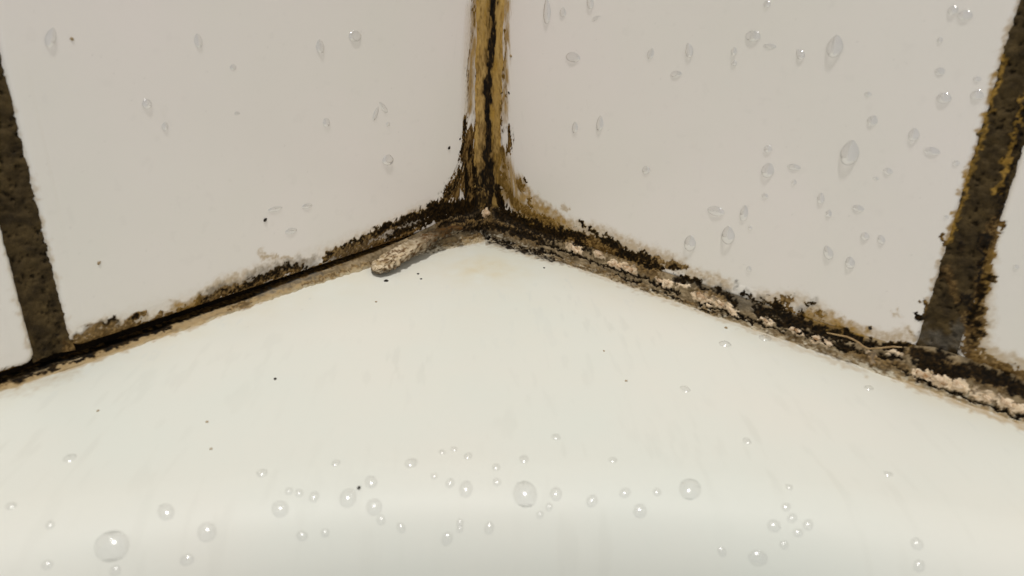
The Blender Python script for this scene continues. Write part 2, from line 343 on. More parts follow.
# ------------------------------------------------------------------ mesh helpers
def mesh_obj(name, verts, faces, mat, parent=None, stain=None, smooth=True):
    me = bpy.data.meshes.new(name)
    verts = np.asarray(verts, np.float32)
    if isinstance(faces, np.ndarray) and faces.ndim == 2:
        k = faces.shape[1]
        me.vertices.add(len(verts)); me.vertices.foreach_set('co', verts.ravel())
        me.loops.add(faces.size); me.loops.foreach_set('vertex_index', faces.astype(np.int32).ravel())
        me.polygons.add(len(faces)); me.polygons.foreach_set('loop_start', np.arange(0, faces.size, k, dtype=np.int32))
        me.update(calc_edges=True); me.validate()
    else:
        me.from_pydata([tuple(v) for v in verts], [], [tuple(f) for f in faces]); me.update()
    if stain is not None:
        at = me.color_attributes.new('stain', 'FLOAT_COLOR', 'POINT')
        at.data.foreach_set('color', np.asarray(stain, np.float32).ravel())
    me.polygons.foreach_set('use_smooth', [smooth] * len(me.polygons))
    me.materials.append(mat)
    o = bpy.data.objects.new(name, me)
    col.objects.link(o)
    if parent: o.parent = parent
    return o

def grid_faces(nu, nv, flip=False):
    i = np.arange(nu - 1)[:, None] * nv + np.arange(nv - 1)[None, :]
    f = np.stack([i, i + nv, i + nv + 1, i + 1], -1).reshape(-1, 4)
    return f[:, ::-1] if flip else f

def tag(o, label, cat=None, group=None, kind=None):
    o['label'] = label
    if cat: o['category'] = cat
    if group: o['group'] = group
    if kind: o['kind'] = kind
    return o

def wall_xyz(wall, s, z, depth):
    """chart mm -> metres; depth positive = into the wall, negative = proud of the tile face"""
    if wall == 'L': return np.stack([-s, depth, z], -1) * MM
    return np.stack([depth, -s, z], -1) * MM

def lines(a, b, step):
    return np.linspace(a, b, max(2, int(round((b - a) / step)) + 1))

# ------------------------------------------------------------------ walls, tiles, grout
BACK = 3.0
L_EDGE = [(2.0, 104.6), (110.0, 212.6), (218.0, 320.6)]
R_EDGE = [(2.0, 109.4), (115.4, 222.8), (229.0, 336.4)]
def bottom(wall, col_i, s):
    if wall == 'L': return (6.2 - .03 * s) if col_i == 0 else (2.5 + 0 * s)
    return (5.0 + 0 * s) if col_i == 0 else (6.6 + 0 * s)

def box(name, lo, hi, mat, parent=None):
    v = [(x, y, z) for x in (lo[0], hi[0]) for y in (lo[1], hi[1]) for z in (lo[2], hi[2])]
    f = [(0, 1, 3, 2), (4, 6, 7, 5), (0, 4, 5, 1), (2, 3, 7, 6), (0, 2, 6, 4), (1, 5, 7, 3)]
    return mesh_obj(name, np.array(v) * MM, f, mat, parent, smooth=False)

wall_left = box('wall_left', (-325, BACK, -60), (20, 22, 222), M_BACK)
wall_right = box('wall_right', (BACK, -340, -60), (22, BACK - .001, 222), M_BACK)
for o_, t_ in ((wall_left, 'left wall of off-white glazed tiles with dirty brown grout'), (wall_right, 'right wall of off-white glazed tiles with mouldy brown grout')):
    o_['kind'] = 'structure'; o_['label'] = t_
WALLS = {'L': wall_left, 'R': wall_right}
CRUST = {}

def make_tile(wall, ci, row, s0, s1):
    H = 106.0
    fine = row == 0 and ci == 0
    st = .21 if fine else .3
    if row == 0 and ci < 2:
        se = lines(s0, s1, st) if fine else np.concatenate([lines(s0, s0 + 22, st), lines(s0 + 24, s1 - 3, 4), lines(s1 - 2.4, s1, .3)])
        zz = np.concatenate([lines(0, 64, st), lines(65, H - 3, 3), lines(H - 2.4, H, .3)])
    else:
        se = np.concatenate([lines(s0, s0 + 2.4, .3), lines(s0 + 5, s1 - 5, 8), lines(s1 - 2.4, s1, .3)])
        zz = np.concatenate([lines(0, 2.4, .3), lines(5, H - 5, 8), lines(H - 2.4, H, .3)])
    S, Z = np.meshgrid(se, zz, indexing='ij')
    S, Z0 = S.ravel(), Z.ravel()
    cx, hx = (s0 + s1) / 2, (s1 - s0) / 2
    rc = 2.2
    dx, dz = np.abs(S - cx) - (hx - rc), np.abs(Z0 - H / 2) - (H / 2 - rc)
    e = rc - np.hypot(np.maximum(dx, 0), np.maximum(dz, 0)) - np.minimum(np.maximum(dx, dz), 0)
    r = 1.1
    ec = np.clip(e, 0, r)
    dep = r - np.sqrt(np.maximum(r * r - (r - ec) ** 2, 0)) + np.maximum(-e, 0) * 6
    dep = np.minimum(dep, BACK - .2)
    edge = (S <= s0 + 1e-6) | (S >= s1 - 1e-6) | (Z0 <= 1e-6) | (Z0 >= H - 1e-6)
    Zw = Z0 + bottom(wall, ci, S) + row * (H + 5.5)
    dep = dep + .12 * (fbm(S * .03 + ci * 7, Z0 * .03 + row * 5 + (3 if wall == 'R' else 0), oct=2) - .5) * (e > 3)
    P = wall_xyz(wall, S, Zw, dep)
    nu, nv = len(se), len(zz)
    F = grid_faces(nu, nv, flip=(wall == 'L'))
    # sides down to the backing
    ring = np.concatenate([np.arange(nu) * nv, (nu - 1) * nv + np.arange(1, nv), (np.arange(nu - 2, -1, -1)) * nv + nv - 1, np.arange(nv - 2, 0, -1)])
    base = len(P)
    Pb = wall_xyz(wall, S[ring], Zw[ring], np.full(len(ring), BACK))
    k = len(ring); i = np.arange(k); j = (i + 1) % k
    side = np.stack([ring[i], base + i, base + j, ring[j]], -1)
    if wall == 'R': side = side[:, ::-1]
    if row == 0 and ci < 2:
        c, a, crust, Fd, (n1, n2, mp, mk, mb) = paint(wall, S, Zw)
        stain = np.concatenate([np.concatenate([c, a[:, None]], 1), np.tile([*C_B, .9], (k, 1))])
        # raised mould on the tile
        h = -.05 + sstep(.3, .9, crust) * (.07 + .38 * n2 * n1)
        sel = crust.reshape(nu, nv) > .42
        fs = sel[:-1, :-1] | sel[1:, :-1] | sel[:-1, 1:] | sel[1:, 1:]
        CRUST[(wall, ci)] = (S, Zw, wall_xyz(wall, S, Zw, dep - h), F, fs.ravel(), c)
    else:
        stain = np.zeros((len(P) + k, 4))
    o = mesh_obj('tile', np.concatenate([P, Pb]), np.concatenate([F, side]), M_TILE, WALLS[wall], stain)
    return o

for wall, edges in (('L', L_EDGE), ('R', R_EDGE)):
    for ci, (s0, s1) in enumerate(edges):
        for row in (0, 1):
            make_tile(wall, ci, row, s0, s1)

def grout(wall, s0, s1, z0, z1, step, name='grout_joint'):
    se, zz = lines(s0, s1, step), lines(z0, z1, step)
    S, Z = np.meshgrid(se, zz, indexing='ij'); S, Z = S.ravel(), Z.ravel()
    n = fbm(S * .9 + 11, Z * .9, oct=4); n2 = fbm(S * 2.2, Z * 2.2 + 50, oct=3)
    if (s1 - s0) < (z1 - z0): u = (S - s0) / (s1 - s0)
    else: u = (Z - z0) / (z1 - z0)
    dep = .95 - .55 * (np.abs(u - .5) * 2) ** 4 + .55 * (n - .5) + .3 * (n2 - .5)
    pits = sstep(.66, .95, n2) * sstep(.45, .7, n)
    c, a, crust, F, _ = paint(wall, S, Z, skip='h')
    dk = pits * .6
    na = np.maximum(a, dk)
    c = np.where((dk > a)[:, None], C_K[None, :], c)
    dep = np.minimum(dep + pits * .5 - crust * .25, BACK - .1)
    dep = np.where((Z < 8) & (wall == 'R'), dep - .5 * sstep(8, 5, Z), dep)
    stain = np.concatenate([c, na[:, None]], 1)
    return mesh_obj(name, wall_xyz(wall, S, Z, dep), grid_faces(len(se), len(zz), flip=(wall == 'L')), M_GROUT, WALLS[wall], stain)

grout('L', 104.0, 110.6, 2.6, 112, .28)
grout('L', 212.0, 218.6, 2.0, 112, 1.5)
grout('R', 108.8, 116.0, 4.6, 112, .28)
grout('R', 222.2, 229.6, 4.0, 112, 1.5)
grout('L', 1.0, 321.0, 107.5, 119.0, 2)
grout('R', 1.0, 337.0, 110.0, 119.5, 2)

def crust_obj(key, smin, smax, zmin, zmax, label):
    S, Z, P, F, fs, c = CRUST[key]
    ctr_s, ctr_z = S[F].mean(1), Z[F].mean(1)
    keep = fs & (ctr_s >= smin) & (ctr_s < smax) & (ctr_z >= zmin) & (ctr_z < zmax)
    f = F[keep]
    if len(f) == 0: return
    u, inv = np.unique(f, return_inverse=True)
    st = np.concatenate([c[u], np.ones((len(u), 1))], 1)
    o = mesh_obj('mould_growth', P[u], inv.reshape(-1, 4), M_MOULD, None, st)
    tag(o, label, 'mould', kind='stuff')

crust_obj(('L', 0), 20, 200, 0, 100, 'patchy black and brown mould along the bottom edge of the left tile')
crust_obj(('L', 0), 0, 20, 0, 100, 'dark brown mould streaks climbing the left side of the tile corner')
crust_obj(('R', 0), 0, 24, 0, 100, 'ochre and brown mould fanning over the right side of the tile corner')
crust_obj(('R', 0), 24, 200, 0, 100, 'thick black and brown mould band along the bottom of the right tile')
crust_obj(('R', 1), 100, 300, 0, 100, 'black mould clumps at the foot of the tile on the far right')
crust_obj(('L', 1), 100, 300, 0, 100, 'thin dark mould at the foot of the tile on the far left')

# ------------------------------------------------------------------ bathtub rim and basin
RC, RR = -223.7, 204.0
def rise_left(s): return np.interp(s, [0, 12, 30, 45, 62, 80, 95, 110], [0, .6, 1.3, 1.5, 1.5, 1.0, .35, 0])
def deck_z(x, y):
    x, y = np.asarray(x, float), np.asarray(y, float)
    dx, dy = np.maximum(x - RC, 0), np.maximum(y - RC, 0)
    e = RR - np.where((x > RC) | (y > RC), np.hypot(dx, dy), 0)          # >0 inside the basin outline
    e = e + 11.5 + 1.2 * (fbm(x * .03, y * .03, oct=2) - .5)
    r = 14.5
    ee = np.clip(e, 0, r * .94)
    drop = r - np.sqrt(r * r - ee * ee) + np.maximum(e - r * .94, 0) * 2.6
    z = -np.minimum(drop, 170)
    z = z + rise_left(-x) * np.exp(-(np.maximum(-y, 0) / 4.5) ** 2)
    z = z + .35 * (fbm(x * .025 + 3, y * .025, oct=2) - .5) * sstep(4, 25, np.minimum(-x, -y))
    return z
ln = -np.concatenate([lines(-2.5, 9, .25), lines(9.5, 135, .55), lines(137, 180, 2), lines(185, 330, 6)])
X, Y = np.meshgrid(ln, ln, indexing='ij'); X, Y = X.ravel(), Y.ravel()
Zd = deck_z(X, Y)
stain = np.zeros((len(X), 4))
near = np.nonzero((np.minimum(-X, -Y) < 9) & (np.maximum(-X, -Y) < 140))[0]
lefty = -X[near] > -Y[near]
for wl, msk in (('L', lefty), ('R', ~lefty)):
    ii = near[msk]
    s_, d_ = (-X[ii], -Y[ii]) if wl == 'L' else (-Y[ii], -X[ii])
    c, a, *_ = paint(wl, s_, Zd[ii] - .62 * d_)
    stain[ii, :3] = c; stain[ii, 3] = a
# yellowed blush spreading over the rim from the corner, and scum streaks
dcor = np.hypot(X + 19, Y + 18)
bl = np.exp(-(dcor / 9) ** 2) * .42 * fbm(X * .35, Y * .35) + np.exp(-(np.hypot(X, Y) / 45) ** 2) * .16 * fbm(X * .12, Y * .12)
bl += np.exp(-(np.minimum(-X, -Y) / 7.0) ** 2) * .22 * fbm(X * .2, Y * .2)
st_n = fbm((X + Y) * .10, (X - Y) * .45, oct=3)
gr = sstep(.66, .9, st_n) * .10 * fbm(X * .05 + 8, Y * .05)
lowa = stain[:, 3] < bl
stain[lowa, :3] = lin(206, 184, 132); stain[lowa, 3] = bl[lowa]
lowa = stain[:, 3] < gr
stain[lowa, :3] = lin(150, 146, 132); stain[lowa, 3] = gr[lowa]
tub = mesh_obj('bathtub', np.stack([X, Y, Zd], -1) * MM, grid_faces(len(ln), len(ln), flip=False), M_TUB, None, stain)
tag(tub, 'white enamel bathtub rim filling the foreground, sloping into the basin', 'bathtub')

# ------------------------------------------------------------------ sealant
def bead_base(s, q, seed):
    n1 = fbm(s * .5 + seed, q * .8, oct=4); n2 = fbm(s * 1.6, q * 2.4 + seed, oct=3)
    t = np.clip(n1 * .7 + n2 * .4 - .05, 0, 1)[:, None]
    return lin(90, 74, 50) * (1 - t) + lin(172, 153, 122) * t, n1, n2

# seam on the left: a thin tan lip under the open black gap
se, vv = np.concatenate([lines(28, 132, .22), lines(133, 322, 1)]), np.linspace(0, 1, 26)
S, V = np.meshgrid(se, vv, indexing='ij'); S, V = S.ravel(), V.ravel()
top = np.interp(S, [20, 26, 39, 52, 63, 70, 80, 89, 95, 103, 110, 116, 130], [6.0, 5.6, 4.2, 3.6, 3.0, 2.3, 2.0, 1.5, 1.3, 1.0, 1.0, .7, .5])
wig = fbm(S * .5, S * 0 + 3, oct=4) - .5
outd = np.interp(S, [28, 45, 80, 100, 130], [1.5, 1.3, 1.2, 1.0, .9]) + .9 * wig
k_out = np.clip(V / .62, 0, 1)                      # rim to top edge, then back under the tile
d = np.where(V < .62, outd + .35 - (outd + .35 - .1) * k_out ** 1.3, .1 - (V - .62) / .38 * 3.0)
zlow = deck_z(-S, -np.maximum(d, 0)) - .12
z = np.where(V < .62, zlow + (top - zlow) * k_out ** .8, top - .15 * (V - .62) / .38)
nn = fbm(S * 1.1, V * 6, oct=4) - .5
d = d + .28 * nn * (V < .62); z = z + .25 * nn * (V > .1)
q = z - .62 * d
base, n1, n2 = bead_base(S, q, 5)
fade = (sstep(.3, 0, V + .25 * (n2 - .5)) * .7)[:, None]
base = base * (1 - fade) + lin(210, 198, 170) * fade
base = np.where((V > .6)[:, None], C_K[None, :], base)
c, a, *_ = paint('L', S, q, base)
sl = mesh_obj('sealant_bead', np.stack([-S, -d, z], -1) * MM, grid_faces(len(se), len(vv)), M_CAULK, None, np.concatenate([c, np.ones((len(c), 1))], 1))
tag(sl, 'thin tan sealant lip below the black gap under the left tile', 'sealant')

# bead turning the corner and running along the right wall
lseg = lines(0, 30, .22)[::-1]; rseg = np.concatenate([lines(0, 140, .22)[1:], lines(141, 336, 1)])
tpar = np.concatenate([-lseg, rseg])                 # <0 left wall, >0 right wall (mm from the corner)
vv = np.linspace(0, 1, 44)
T, V = np.meshgrid(tpar, vv, indexing='ij'); T, V = T.ravel(), V.ravel()
As = np.abs(T)
R_in = 2.0
ix = np.where(T < 0, -As, 0); iy = np.where(T < 0, 0, -As)      # wall line
wig = fbm(T * .45 + 60, T * 0 + 9, oct=4) - .5
od = np.where(T < 0, np.interp(As, [0, 8, 16, 30], [4.4, 4.4, 3.6, 2.0]), np.interp(As, [0, 8, 18, 30, 60, 130], [4.4, 4.2, 2.8, 1.5, 1.5, 1.3])) + 1.0 * wig
ox = np.where(T < 0, -np.maximum(As, od), -od); oy = np.where(T < 0, -od, -np.maximum(As, od))
# soften the inside turn
near0 = np.exp(-(As / 6.0) ** 2)
topz = np.where(T < 0, np.interp(As, [0, 10, 20, 30], [9.5, 8.6, 6.6, 5.0]), np.interp(As, [0, 10, 20, 40, 90, 106, 112, 140], [9.5, 8.0, 6.0, 5.6, 5.6, 6.2, 8.0, 7.5]))
k = V
px, py = ix + (ox - ix) * k, iy + (oy - iy) * k
zb = deck_z(px, py) - .12
prof = (1 - k) ** 1.5
z = zb + (topz - zb) * prof
d = np.minimum(-px, -py)
s_ = np.maximum(-px, -py)
q = z - .62 * d
base, n1, n2 = bead_base(T + 200, q, 9)
dark = np.exp(-(As / 14) ** 2)[:, None]
base = base * (1 - .72 * dark) * (1 - .35 * np.exp(-((As - 18) / 12) ** 2) * (T < 0))[:, None]
fade = (sstep(.66, 1.0, V + .5 * (n2 - .5)) * .85)[:, None]
base = base * (1 - fade) + lin(214, 206, 186) * fade
c = np.zeros_like(base); push = np.zeros(len(T))
for wl, msk in (('L', T < 0), ('R', T >= 0)):
    cc, aa, cr, Fd, (m1, m2, mp, mk, mb) = paint(wl, s_[msk], q[msk], base[msk])
    c[msk] = cc
    push[msk] = .45 * (m1 - .5) + .25 * (m2 - .5) + .3 * mp + .25 * mb - .35 * mk * (Fd['k'] > .75)
ridge = np.exp(-(As / 22) ** 2) * .5 * (fbm(V * 9, T * .12, oct=3) - .5)
amp = np.minimum(1, np.minimum(V * 6 + .3, (1 - V) * 6 + .05))
nrm = np.stack([np.where(T < 0, 0, -1.0), np.where(T < 0, -1.0, 0), np.ones(len(T))], -1)
sm = sstep(-5, 5, T)
nrm[:, 0] = -sm; nrm[:, 1] = -(1 - sm)
nrm /= np.linalg.norm(nrm, axis=1)[:, None]
P = np.stack([px, py, z], -1) + nrm * ((push + ridge * 1.4) * amp)[:, None]
P[:, 0] = np.minimum(P[:, 0], .4); P[:, 1] = np.minimum(P[:, 1], .4)
sr = mesh_obj('sealant_bead', P * MM, grid_faces(len(tpar), len(vv), flip=True), M_CAULK, None, np.concatenate([c, np.ones((len(c), 1))], 1))
tag(sr, 'cracked mould-blackened sealant bead along the foot of the right tile', 'sealant')

def bead_point(u, v, wall='R', out=.9):
    s0, z0, sc = (on_right if wall == 'R' else on_left)(u, v)
    return s0, z0, sc

# bare pale flakes still clinging to the right bead
def flake(u, v, wpx, hpx, tilt, parent, mat=M_CHIP, proud=.95, seed=0, name='flake', wall='R', thick=.2):
    fn = on_right if wall == 'R' else on_left
    s0, z0, sc = fn(u, v)
    r = random.Random(seed)
    n = 14
    ring = []
    for i in range(n):
        a = 2 * math.pi * i / n
        rr = 1 + r.uniform(-.5, .35)
        ring.append((math.cos(a) * wpx / 2 * sc * rr, math.sin(a) * hpx / 2 * sc * rr))
    ct, st = math.cos(tilt), math.sin(tilt)
    V, Fc = [], []
    zc = z0 + .62 * proud
    def put(a, b, h):
        x = a * ct - b * st; y = a * st + b * ct
        s = s0 + x; z = zc + y * .85
        dd = proud + h - y * .35
        V.append(wall_xyz(wall, np.array(s), np.array(z), np.array(-dd)))
    for sc_, h in ((1.0, -.5), (1.0, thick * .4), (.72, thick), (.3, thick * 1.1)):
        for a, b in ring: put(a * sc_, b * sc_, h + r.uniform(-.06, .06))
    put(0, 0, thick * 1.05); put(0, 0, -.55)
    for l in range(3):
        for i in range(n):
            j = (i + 1) % n
            Fc.append((l * n + i, l * n + j, (l + 1) * n + j, (l + 1) * n + i))
    for i in range(n):
        j = (i + 1) % n
        Fc.append((3 * n + i, 3 * n + j, 4 * n)); Fc.append((j, i, 4 * n + 1))
    return mesh_obj(name, np.array(V), Fc, mat, parent)

for i, (u, v, wp, hp, ti) in enumerate([(576, 250, 11, 4, -.45), (600, 255, 9, 4, -.3), (617, 266, 11, 5, -.25), (630, 270, 13, 5, -.25), (669, 284, 5, 5, 0), (661, 282, 6, 3, -.4),
        (702, 297, 10, 7, -.4), (710, 301, 7, 5, .2), (722, 304, 12, 4, -.6), (732, 311, 9, 4, -.5), (767, 322, 6, 3, -.3), (793, 330, 5, 4, 0), (799, 332, 6, 4, -.3), (817, 339, 9, 5, -.3),
        (829, 344, 10, 4, -.4), (925, 377, 15, 6, -.3), (941, 381, 17, 8, -.3), (957, 386, 12, 8, -.4), (986, 397, 14, 5, -.35), (1006, 404, 16, 6, -.35), (1021, 410, 14, 6, -.4)]):
    flake(u, v, wp, hp, ti, sr, seed=i)

# dried skin of sealant bridging the crack at the right
def tube(name, pts, radii, mat, parent=None, n=8, flat=1.0):
    pts = [Vector(p) for p in pts]
    V, Fc = [], []
    for i, p_ in enumerate(pts):
        t = (pts[min(i + 1, len(pts) - 1)] - pts[max(i - 1, 0)]).normalized()
        a = t.cross(Vector((0, 0, 1))).normalized(); b = a.cross(t)
        for j in range(n):
            an = 2 * math.pi * j / n
            V.append(p_ + (a * math.cos(an) + b * math.sin(an) * flat) * radii[i])
    for i in range(len(pts) - 1):
        for j in range(n):
            k = (j + 1) % n
            Fc.append((i * n + j, i * n + k, (i + 1) * n + k, (i + 1) * n + j))
    Fc.append(tuple(range(n - 1, -1, -1))); Fc.append(tuple((len(pts) - 1) * n + j for j in range(n)))
    return mesh_obj(name, np.array([tuple(v) for v in V]), Fc, mat, parent)

pts = []
for u, v in [(828, 334), (840, 336.5), (848, 338), (854, 340.5), (860, 344), (865, 348), (870, 350), (877, 349.7), (884, 349), (894, 348), (903, 348.5)]:
    s0, z0, _ = on_right(u, v)
    pts.append(wall_xyz('R', np.array(s0), np.array(z0 + .62 * 1.1), np.array(-1.1)))
tube('sealant_skin', pts, [.12 * MM] + [.17 * MM] * 9 + [.1 * MM], M_THREAD, sr, 7)

# bead in the vertical corner between the two tiled walls
zz = lines(7.0, 112, .3); tt = np.linspace(0, 1, 56)
Zv, T = np.meshgrid(zz, tt, indexing='ij'); Zv, T = Zv.ravel(), T.ravel()
aw = 4.9 + .9 * (fbm(Zv * .18, T * 0 + 2, oct=3) - .5)
n1 = fbm(T * 9, Zv * .35, oct=4)
bx_, by_ = -aw * (1 - T) ** 2, -aw * T ** 2
ctr = np.exp(-((T - .5) / .09) ** 2)
amp = np.sin(np.pi * T) ** .6
off = amp * (.25 + .3 * (n1 - .5) + .35 * ctr * (fbm(T * 14, Zv * .8, oct=3) - .35))
px = bx_ - off * .7; py = by_ - off * .7
left = T < .5
base = np.zeros((len(T), 3))
t_ = np.clip(.15 + .85 * n1, 0, 1)[:, None]
base[:] = lin(168, 128, 54) * (1 - t_) + lin(212, 176, 102) * t_
c = np.zeros_like(base)
for wl, msk in (('L', left), ('R', ~left)):
    # across the bead the surface coordinate is the horizontal offset from the corner line
    r_ = (-px[msk] + py[msk]) if wl == 'L' else (-py[msk] + px[msk])
    cc, *_ = paint(wl, np.maximum(r_, 0) * .92, Zv[msk], base[msk])
    c[msk] = cc
sc_o = mesh_obj('sealant_bead', np.stack([px, py, Zv], -1) * MM, grid_faces(len(zz), len(tt), flip=True), M_CAULK, None, np.concatenate([c, np.ones((len(c), 1))], 1))
tag(sc_o, 'yellowed sealant bead with black centre line in the vertical wall corner', 'sealant')

# loose curled strip of old sealant lying at the left of the corner
path = [(374, 271), (380, 267), (390, 261), (402, 254), (414, 247), (426, 240), (438, 234), (450, 230), (462, 228)]
hw = [1.2, 2.0, 2.4, 2.5, 2.3, 2.0, 1.7, 1.3, .8]
hh = [.7, 1.2, 1.4, 1.4, 1.35, 1.25, 1.1, .9, .6]
ctrl = np.array([on_deck(u, v, zc)[0] for (u, v), zc in zip(path, [1.9, 2.2, 2.6, 3.1, 3.7, 4.3, 4.9, 5.3, 5.5])])
tt = np.linspace(0, len(path) - 1, 110)
pp = np.stack([np.interp(tt, range(len(path)), ctrl[:, i]) for i in range(3)], -1)
wv, hv = np.interp(tt, range(len(path)), hw), np.interp(tt, range(len(path)), hh)
tan = np.gradient(pp, axis=0); tan /= np.linalg.norm(tan, axis=1)[:, None]
sd = np.cross(tan, [0, 0, 1.0]); sd /= np.linalg.norm(sd, axis=1)[:, None]
nseg = 40
VV, CC = [], []
for i in range(len(tt)):
    an = np.linspace(0, 2 * np.pi, nseg, endpoint=False)
    ca, sa = np.cos(an), np.sin(an)
    sx = np.sign(ca) * np.abs(ca) ** .7; sz = np.sign(sa) * np.abs(sa) ** .7
    endr = min(1, .35 + i / 6)
    g = pp[i] + np.outer(sx * wv[i] * endr, sd[i]) + np.outer(sz * hv[i] * endr, [0, 0, 1.0])
    nx = fbm(np.full(nseg, i * .25), ca * 2.4 + 5, sa * 2.4, oct=4)
    g += (g - pp[i]) * ((nx - .5) * .62)[:, None]
    zmin = deck_z(g[:, 0], g[:, 1]) - .1
    g[:, 2] = np.maximum(g[:, 2], zmin)
    VV.append(g)
    u_ = i / len(tt)
    n2 = fbm(np.full(nseg, i * .42), ca * 3 + 25, sa * 3, oct=3)
    t = np.clip(n2 * 1.1 - .05, 0, 1)[:, None]
    pale = lin(164, 140, 104) * (1 - t) + lin(228, 212, 184) * t
    brown = lin(36, 26, 15) * (1 - t) + lin(98, 76, 46) * t
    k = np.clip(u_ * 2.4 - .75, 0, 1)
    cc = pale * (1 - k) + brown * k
    under_shade = sstep(.25, -.35, sa + (nx - .5) * .9) * (ca < .99)  # grey underside of the strip, its shadow painted into the colour
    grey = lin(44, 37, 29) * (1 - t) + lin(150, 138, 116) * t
    cc = cc * (1 - under_shade)[:, None] + grey * under_shade[:, None]
    rust = sstep(.56, .74, fbm(np.full(nseg, i * .34 + 9), ca * 5, sa * 5, oct=3))[:, None] * .85
    CC.append(cc * (1 - rust) + lin(84, 54, 20) * rust)
VV, CC = np.concatenate(VV), np.concatenate(CC)
i = np.arange(len(tt) - 1)[:, None] * nseg; j = np.arange(nseg)[None, :]
Fq = np.stack([i + j, i + (j + 1) % nseg, i + nseg + (j + 1) % nseg, i + nseg + j], -1).reshape(-1, 4)
faces = [tuple(int(a) for a in f) for f in Fq] + [tuple(range(nseg - 1, -1, -1)), tuple(range((len(tt) - 1) * nseg, len(tt) * nseg))]
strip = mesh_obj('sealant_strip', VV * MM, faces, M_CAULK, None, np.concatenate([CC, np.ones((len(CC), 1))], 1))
tag(strip, 'loose crumbling tan sealant strip peeling onto the tub rim left of the corner', 'sealant')

chip = flake(498, 220, 8, 10, .3, None, proud=5.0, seed=77, name='sealant_chip', thick=.6)
tag(chip, 'small pale chip stuck in the black grime at the corner', 'chip')

# ------------------------------------------------------------------ grit specks
def speck(pos, nrm, r, mat, seed):
    rr = random.Random(seed)
    nrm = Vector(nrm).normalized(); t = nrm.orthogonal().normalized(); b = nrm.cross(t)
    V, Fc, n = [], [], 9
    el = rr.uniform(.7, 1.0)
    for k, (q_, h) in enumerate(((1.0, -.15), (1.05, .15), (.65, .5))):
        for i in range(n):
            a = 2 * math.pi * i / n
            q = q_ * r * (1 + rr.uniform(-.25, .2))
            V.append(Vector(pos) + t * math.cos(a) * q + b * math.sin(a) * q * el + nrm * h * r)
    V.append(Vector(pos) + nrm * r * .6)
    for l in range(2):
        for i in range(n):
            j = (i + 1) % n
            Fc.append((l * n + i, l * n + j, (l + 1) * n + j, (l + 1) * n + i))
    for i in range(n): Fc.append((2 * n + i, 2 * n + (i + 1) % n, 3 * n))
    Fc.append(tuple(range(n - 1, -1, -1)))
    return mesh_obj('grit_speck', np.array([tuple(v) for v in V]), Fc, mat)

def deck_point(u, v):
    """first point where the line of sight meets the rim surface"""
    d = ray(u, v); t = np.arange(.03, .30, .0002)
    p = (CAM[None, :] + t[:, None] * d[None, :]) * 1e3
    i = int(np.argmax(p[:, 2] < deck_z(p[:, 0], p[:, 1])))
    lo, hi = t[i - 1], t[i]
    for _ in range(20):
        m = (lo + hi) / 2; p = (CAM + m * d) * 1e3
        if p[2] < float(deck_z(p[0], p[1])): hi = m
        else: lo = m
    return p, hi * 1e3 / FPX

def deck_normal(x, y):
    h = .4
    gx = float(deck_z(x + h, y) - deck_z(x - h, y)) / (2 * h); gy = float(deck_z(x, y + h) - deck_z(x, y - h)) / (2 * h)
    return Vector((-gx, -gy, 1)).normalized()

SPECKS = [  # surface, px, py, size px, dark?, label
 ('T', 386, 281, 4.5, 1, 'black grit speck on the tub rim just below the loose sealant strip'),
 ('T', 418, 274, 3.2, 1, 'upper of two close black specks on the tub rim near the corner'),
 ('T', 421, 279, 2.6, 1, 'lower of two close black specks on the tub rim near the corner'),
 ('T', 376, 302, 2.8, 0, 'faint brown speck on the rim below the loose sealant strip'),
 ('T', 275, 379, 3.8, 1, 'lone black speck on the left middle of the tub rim'),
 ('T', 98, 411, 3.2, 0, 'brown speck on the left side of the tub rim'),
 ('T', 207, 422, 3.2, 0, 'upper brown speck on the left of the rim above the droplets'),
 ('T', 211, 449, 3.4, 0, 'lower brown speck on the left of the rim above the droplets'),
 ('T', 359, 488, 4.6, 1, 'black speck on the wet rim between water rings'),
 ('T', 726, 328, 4.0, 0, 'brown crumb on the rim under the right sealant bead'),
 ('T', 604, 351, 2.4, 0, 'tiny brown speck on the rim right of centre'),
 ('T', 626, 381, 3.0, 0, 'small brown speck on the rim right of centre, below the tiny one'),
 ('T', 544, 268, 2.6, 1, 'tiny black speck on the rim just right of the corner'),
 ('L', 265, 220, 4.4, 1, 'black speck on the left tile above the mould band'),
 ('L', 99, 263, 4.0, 0, 'brown speck on the lower left of the left tile'),
 ('L', 72, 39, 3.4, 0, 'faint brown speck on the left tile beside the top left droplet'),
 ('L', 449, 148, 3.6, 1, 'black speck on the left tile beside the corner mould'),
 ('L', 460, 139, 2.4, 1, 'tiny black speck on the left tile right next to the corner'),
 ('R', 509, 93, 2.8, 1, 'tiny black speck on the right tile beside the corner bead'),
 ('R', 511, 56, 3.4, 0, 'brown speck on the right tile high beside the corner bead'),
 ('R', 870, 328, 3.6, 1, 'dark speck on the right tile just above the black crack'),
]
for i, (sf, u, v, px_, dk, lab) in enumerate(SPECKS):
    if sf == 'T':
        p_, sc = deck_point(u, v); nr = deck_normal(p_[0], p_[1]); pos = p_ * MM
    else:
        s0, z0, sc = (on_left if sf == 'L' else on_right)(u, v)
        pos = wall_xyz(sf, np.array(s0), np.array(z0), np.array(-.0)); nr = (0, -1, 0) if sf == 'L' else (-1, 0, 0)
    tag(speck(pos, nr, px_ / 2 * sc * MM, M_SPECK if dk else M_SPECKB, i), lab, 'speck')

